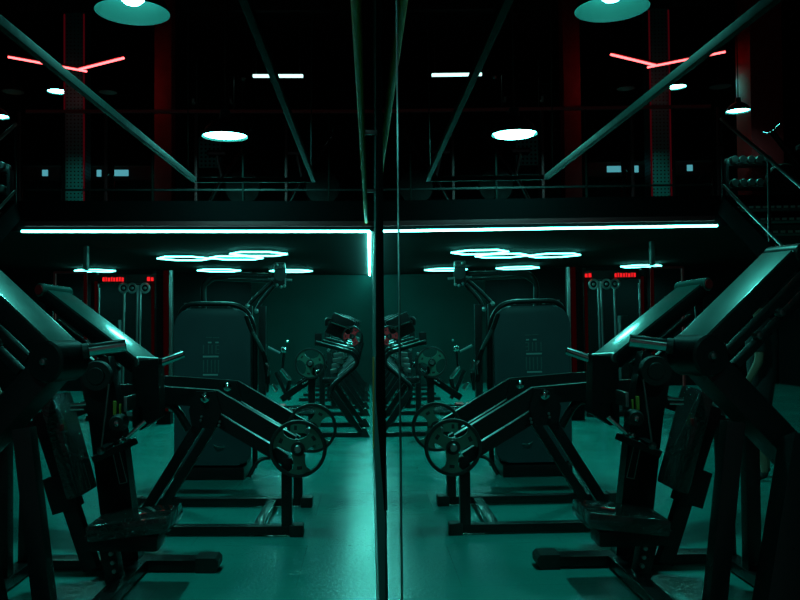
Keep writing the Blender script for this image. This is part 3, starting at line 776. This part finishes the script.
# low machine with red base parts and chrome levers, behind the lever arms
YL = 13.0
t = thing('leg_machine', 'low black machine with chrome levers and red base plates in the background', 'gym machine', (-1.6, YL, 0))
def l(px, py, dy=0): return at(px, py, YL+dy)
MB().box((l(250, 0).x, YL-.35, .0), (l(300, 0).x, YL-.27, .06), .008).build('base_rail', 'frame', t)
MB().box((l(250, 0).x, YL+.27, .0), (l(300, 0).x, YL+.35, .06), .008).build('base_rail', 'frame', t)
for i, (a, b) in enumerate(((254, 261), (266, 274), (277, 285))):
    MB().box((l(a, 0).x, YL-.2, .07), (l(b, 0).x, YL+.2, .22), .02).build('red_base_plate', 'redplate', t, label='red base plate')
MB().box((l(252, 0).x, YL-.2, .0), (l(287, 0).x, YL+.2, .07), .01).build('deck', 'frame', t)
for a, b in (((281, 369), (290, 380)), ((272, 384), (277, 391)), ((267, 362), (268.5, 372))):
    MB().cyl(l(*a), l(*b), .035, 14, .005).build('lever_grip', 'chrome', t, label='chrome lever')
MB().tube([l(268, 374), l(266, 392)], .04).build('post', 'frame', t)
MB().tube([l(276, 372), l(284, 390), l(290, 400)], .035, .05).build('post', 'frame', t)
MB().tube([l(290, 380), l(286, 396)], .035).build('post', 'frame', t)
MB().ball(l(284, 350), .05).build('top_knob', 'chrome', t, label='bright chrome knob')
MB().tube([l(284, 353), l(282, 372)], .022).build('knob_rod', 'frame', t)
MB().tube([l(268, 347), l(280, 353)], .018).build('knob_arm', 'steel', t)
MB().ball(l(287.5, 341.5), .022).build('top_stud', 'chrome', t)
# bench in front of it
t = thing('flat_bench', 'low black padded bench behind the two plates of the lever machine', 'bench', (-.98, 10.3, 0))
MB().box((-1.35, 10.15, .40), (-.6, 10.45, .47), .03).build('bench_pad', 'wrap', t)
for x in (-1.25, -.7):
    MB().box((x-.03, 10.27, .05), (x+.03, 10.33, .40), .006).build('leg', 'frame', t)
    MB().box((x-.03, 10.1, 0), (x+.03, 10.5, .05), .006).build('foot_bar', 'frame', t)

# ------------------------------------------------------------------ red-lit cable station
YC = 13.0
t = thing('cable_station', 'black multi-pulley cable station with a red lit sign and red light edges', 'gym machine', at(125, 320, YC)*V((1, 1, 0)))
def c(px, py, dy=0): return at(px, py, YC+dy)
for px in (95, 156): MB().box((c(px-3, 0).x, YC-.06, 0), (c(px+3, 0).x, YC+.06, c(0, 272).z), .01).build('upright', 'frame', t)
MB().box(c(92, 283.5, -.07), c(159, 275, .07), .01).build('crossbeam', 'matte', t)
sg = MB().box(c(101, 282.6, -.085), c(126.5, 275.6, -.07), .002).build('sign_board', 'matte', t)
mb = MB(); x = 102.5
for wd in (2.2, 1.5, 2.6, 1.4, 2.0, 2.4, 1.6, 2.2):
    mb.box(c(x, 281.4, -.096), c(x+wd, 277+random.random()*1.0, -.086), .001); x += wd+.75
mb.build('sign_letters', 'redsign', sg, label='blurred red lit lettering')
mb = MB(); mb.box(c(147, 281, -.096), c(150, 277, -.075), .001).box(c(150.8, 281, -.096), c(153.5, 277.4, -.075), .001)
mb.build('sign_letters', 'redsign', t, label='short red lit lettering')
for px in (123.5, 132, 145): MB().lathe([(.075, -.02), (.085, 0), (.075, .02), (.055, .02), (.055, -.02)], c(px, 288, -.12), (0, 1, 0), 24, True).lathe([(0, -.03), (.02, -.02), (.02, .02), (0, .02)], c(px, 288, -.12), (0, 1, 0), 12).build('pulley', 'steel', t)
for px, y0, y1, rr in ((124, 292, 340, .022), (137.5, 285, 345, .018), (140.5, 285, 345, .018), (99, 288, 322, .02)):
    MB().cyl(V((c(px, 0).x, YC-.1, .15)), c(px, y0, -.1), rr, 10).build('guide_rod', 'steel', t)
for px, y0 in ((97, 281), (153.5, 281)): MB().box(V((c(px-.8, 0).x, YC-.085, .3)), c(px+.8, y0, -.065), .001).build('edge_light', 'reddim', t, label='dim red light line')
MB().box((c(92, 0).x, YC-.3, 0), (c(159, 0).x, YC+.3, .08), .01).build('base', 'frame', t)
MB().box((c(112, 0).x, YC-.08, .08), (c(120, 0).x, YC+.08, c(0, 320).z), .01).build('weight_stack', 'matte', t)
# doorway frames with red edge
t = thing('door_frame', 'thin red-edged black frame standing left of the cable station', 'frame', at(70, 320, 14.2)*V((1, 1, 0)))
for px in (55, 86): MB().box((at(px-1, 0, 14.2).x, 14.16, 0), (at(px+1, 0, 14.2).x, 14.22, at(0, 272, 14.2).z), .004).build('jamb', 'redpaint', t)
MB().box(at(54, 273.5, 14.16), at(87, 271.5, 14.22), .004).build('head', 'redpaint', t)
MB().box(V((at(85, 0, 14.2).x, 14.13, .3)), at(87, 274, 14.15), .002).build('edge_light', 'reddim', t, label='dim red light line')
t = thing('mirror_pillar', 'black pillar with a red light edge just left of the slate-blue shroud', 'pillar', at(166, 320, 12.4)*V((1, 1, 0)))
MB().box((at(158, 0, 12.4).x, 12.3, 0), (at(172, 0, 12.4).x, 12.5, at(0, 270, 12.4).z), .008).build('shaft', 'wallk', t)
MB().box(V((at(165.5, 0, 12.4).x, 12.27, .2)), at(168.5, 270.5, 12.295), .002).build('edge_light', 'reddim', t, label='dim red light line')
MB().box(V((at(171, 0, 12.4).x, 12.27, .2)), at(172.2, 270.5, 12.295), .002).build('edge_strip', 'steel', t)
o = MB().box(at(83, 270, 12.0), at(89.5, 0, 12.1)*V((1, 1, 0))+V((0, 0, ZS)), .02).build('hanging_bracket', 'duct')
tag(o, 'short teal-lit bracket hanging from the soffit left of the cable station', 'bracket')

# ------------------------------------------------------------------ person standing behind the big machine (seen in the mirror)
def person(X, Y, rotz, label):
    t = thing('person', label, 'person', (X, Y, 0))
    R = Matrix.Rotation(rotz, 3, 'Z')
    def P(x, y, z): return R @ V((x, y, z))+V((X, Y, 0))
    vs = [((0, 0, .95), .145), ((0, 0, 1.12), .125), ((0, 0, 1.30), .15), ((0, 0, 1.43), .12), ((0, .0, 1.50), .058), ((0, .015, 1.575), .075), ((0, .015, 1.67), .092), ((0, .01, 1.735), .06)]
    ed = [(i, i+1) for i in range(7)]
    for s in (-1, 1):
        b = len(vs)
        vs += [((s*.10, 0, .90), .10), ((s*.11, .01, .68), .075), ((s*.115, .02, .50), .055), ((s*.12, 0, .34), .056), ((s*.12, -.02, .10), .036), ((s*.12, -.01, .05), .036), ((s*.13, .12, .035), .034)]
        ed += [(0, b)]+[(b+i, b+i+1) for i in range(6)]
        b = len(vs)
        vs += [((s*.19, 0, 1.42), .062), ((s*.235, 0, 1.28), .05), ((s*.26, .0, 1.12), .042), ((s*.265, .07, .98), .036), ((s*.26, .12, .88), .027), ((s*.26, .145, .83), .032), ((s*.26, .16, .79), .026)]
        ed += [(3, b)]+[(b+i, b+i+1) for i in range(6)]
        for k in range(4):
            f = len(vs); o = (k-1.5)*.017
            vs += [((s*.26+.0, .16+o, .775), .009), ((s*.262, .175+o, .735), .009), ((s*.25, .185+o, .705-.004*abs(k-1)), .008)]
            ed += [(b+6, f), (f, f+1), (f+1, f+2)]
        f = len(vs)
        vs += [((s*.235, .165, .81), .010), ((s*.222, .19, .775), .009)]
        ed += [(b+5, f), (f, f+1)]
    me = bpy.data.meshes.new('body'); me.from_pydata([P(*v) for v, r in vs], ed, [])
    ob = bpy.data.objects.new('body_tmp', me); COL.objects.link(ob)
    md = ob.modifiers.new('s', 'SKIN'); md.use_smooth_shade = True
    for i, (v, r) in enumerate(vs): me.skin_vertices[0].data[i].radius = (r, r*.82 if i < 4 else r)
    me.skin_vertices[0].data[0].use_root = True
    ob.modifiers.new('d', 'SUBSURF').levels = 2
    dg = bpy.context.evaluated_depsgraph_get(); m2 = bpy.data.meshes.new_from_object(ob.evaluated_get(dg))
    bpy.data.objects.remove(ob)
    def layer(name, m, test, grow, lab=None):
        bm = bmesh.new(); bm.from_mesh(m2)
        Ri = R.transposed()
        if test:
            kill = [f for f in bm.faces if not test(Ri @ (f.calc_center_median()-V((X, Y, 0))))]
            bmesh.ops.delete(bm, geom=kill, context='FACES')
            bm.normal_update()
            for v in bm.verts: v.co += v.normal*grow
        mb = MB(); mb.bm.free(); mb.bm = bm
        return mb.build(name, m, t, label=lab)
    layer('body', 'skin', None, 0)
    layer('shirt', 'cloth', lambda c: .86 < c.z < 1.49 and (abs(c.x) < .2 or c.z > 1.2), .012, 'black short-sleeved top')
    layer('shorts', 'cloth', lambda c: .56 < c.z < .96 and abs(c.x) < .215, .016, 'black shorts')
    layer('shoe', 'shoe', lambda c: c.z < .085 and c.x > 0, .010, 'dark shoe')
    layer('shoe', 'shoe', lambda c: c.z < .085 and c.x < 0, .010, 'dark shoe')
    layer('hair', 'hair', lambda c: c.z > 1.60 and (c.z > 1.70 or c.y < -.0), .012)
    mb = MB()
    for s in (-1, 1): mb.ball(P(s*.032, .098, 1.655), .011)
    mb.build('eyes', 'white', t)
    MB().tube([P(0, .10, 1.66), P(0, .122, 1.625), P(0, .10, 1.615)], [.008, .014, .008], seg=8).build('nose', 'skin', t)
    MB().tube([P(-.025, .093, 1.585), P(0, .1, 1.583), P(.025, .093, 1.585)], .006, seg=8).build('mouth', 'redplate', t)
    for s in (-1, 1): MB().ball(P(s*.093, .01, 1.65), .026, (.4, .7, 1)).build('ear', 'skin', t)
person(-3.62, 7.75, math.radians(-60), 'person in black shorts and dark shoes standing behind the big machine, seen in the mirror')

# ------------------------------------------------------------------ lights inside the lit fixtures
def under(X, Y, z, R, power):
    lamp('pendant_glow', 'AREA', (X, Y, z-.01), power, shape='DISK', size=R*1.7)
lamp('pendant_glow', 'SPOT', (-1.545, 5.4, 3.59), 120, spot_size=math.radians(140), spot_blend=.6, shadow_soft_size=.06)
under(-1.607, 9.2, 3.58, .25, 18)

# ------------------------------------------------------------------ world, camera, view
w = bpy.data.worlds.new('World'); S.world = w; w.use_nodes = True
w.node_tree.nodes['Background'].inputs['Color'].default_value = (.8, .95, 1, 1)
w.node_tree.nodes['Background'].inputs['Strength'].default_value = .035
cd = bpy.data.cameras.new('Camera'); cam = bpy.data.objects.new('Camera', cd); COL.objects.link(cam)
cam.location = (0, 0, H); cam.rotation_euler = (PI/2, 0, 0)
cd.sensor_width = 36; cd.lens = 36*F/800; cd.clip_start = .005; cd.clip_end = 100
cd.shift_x = (400-CX)/800; cd.shift_y = (CY-300)/800
S.camera = cam
S.view_settings.view_transform = 'Standard'; S.view_settings.look = 'None'
S.view_settings.gamma = 1; S.view_settings.exposure = 0; S.view_settings.use_curve_mapping = False
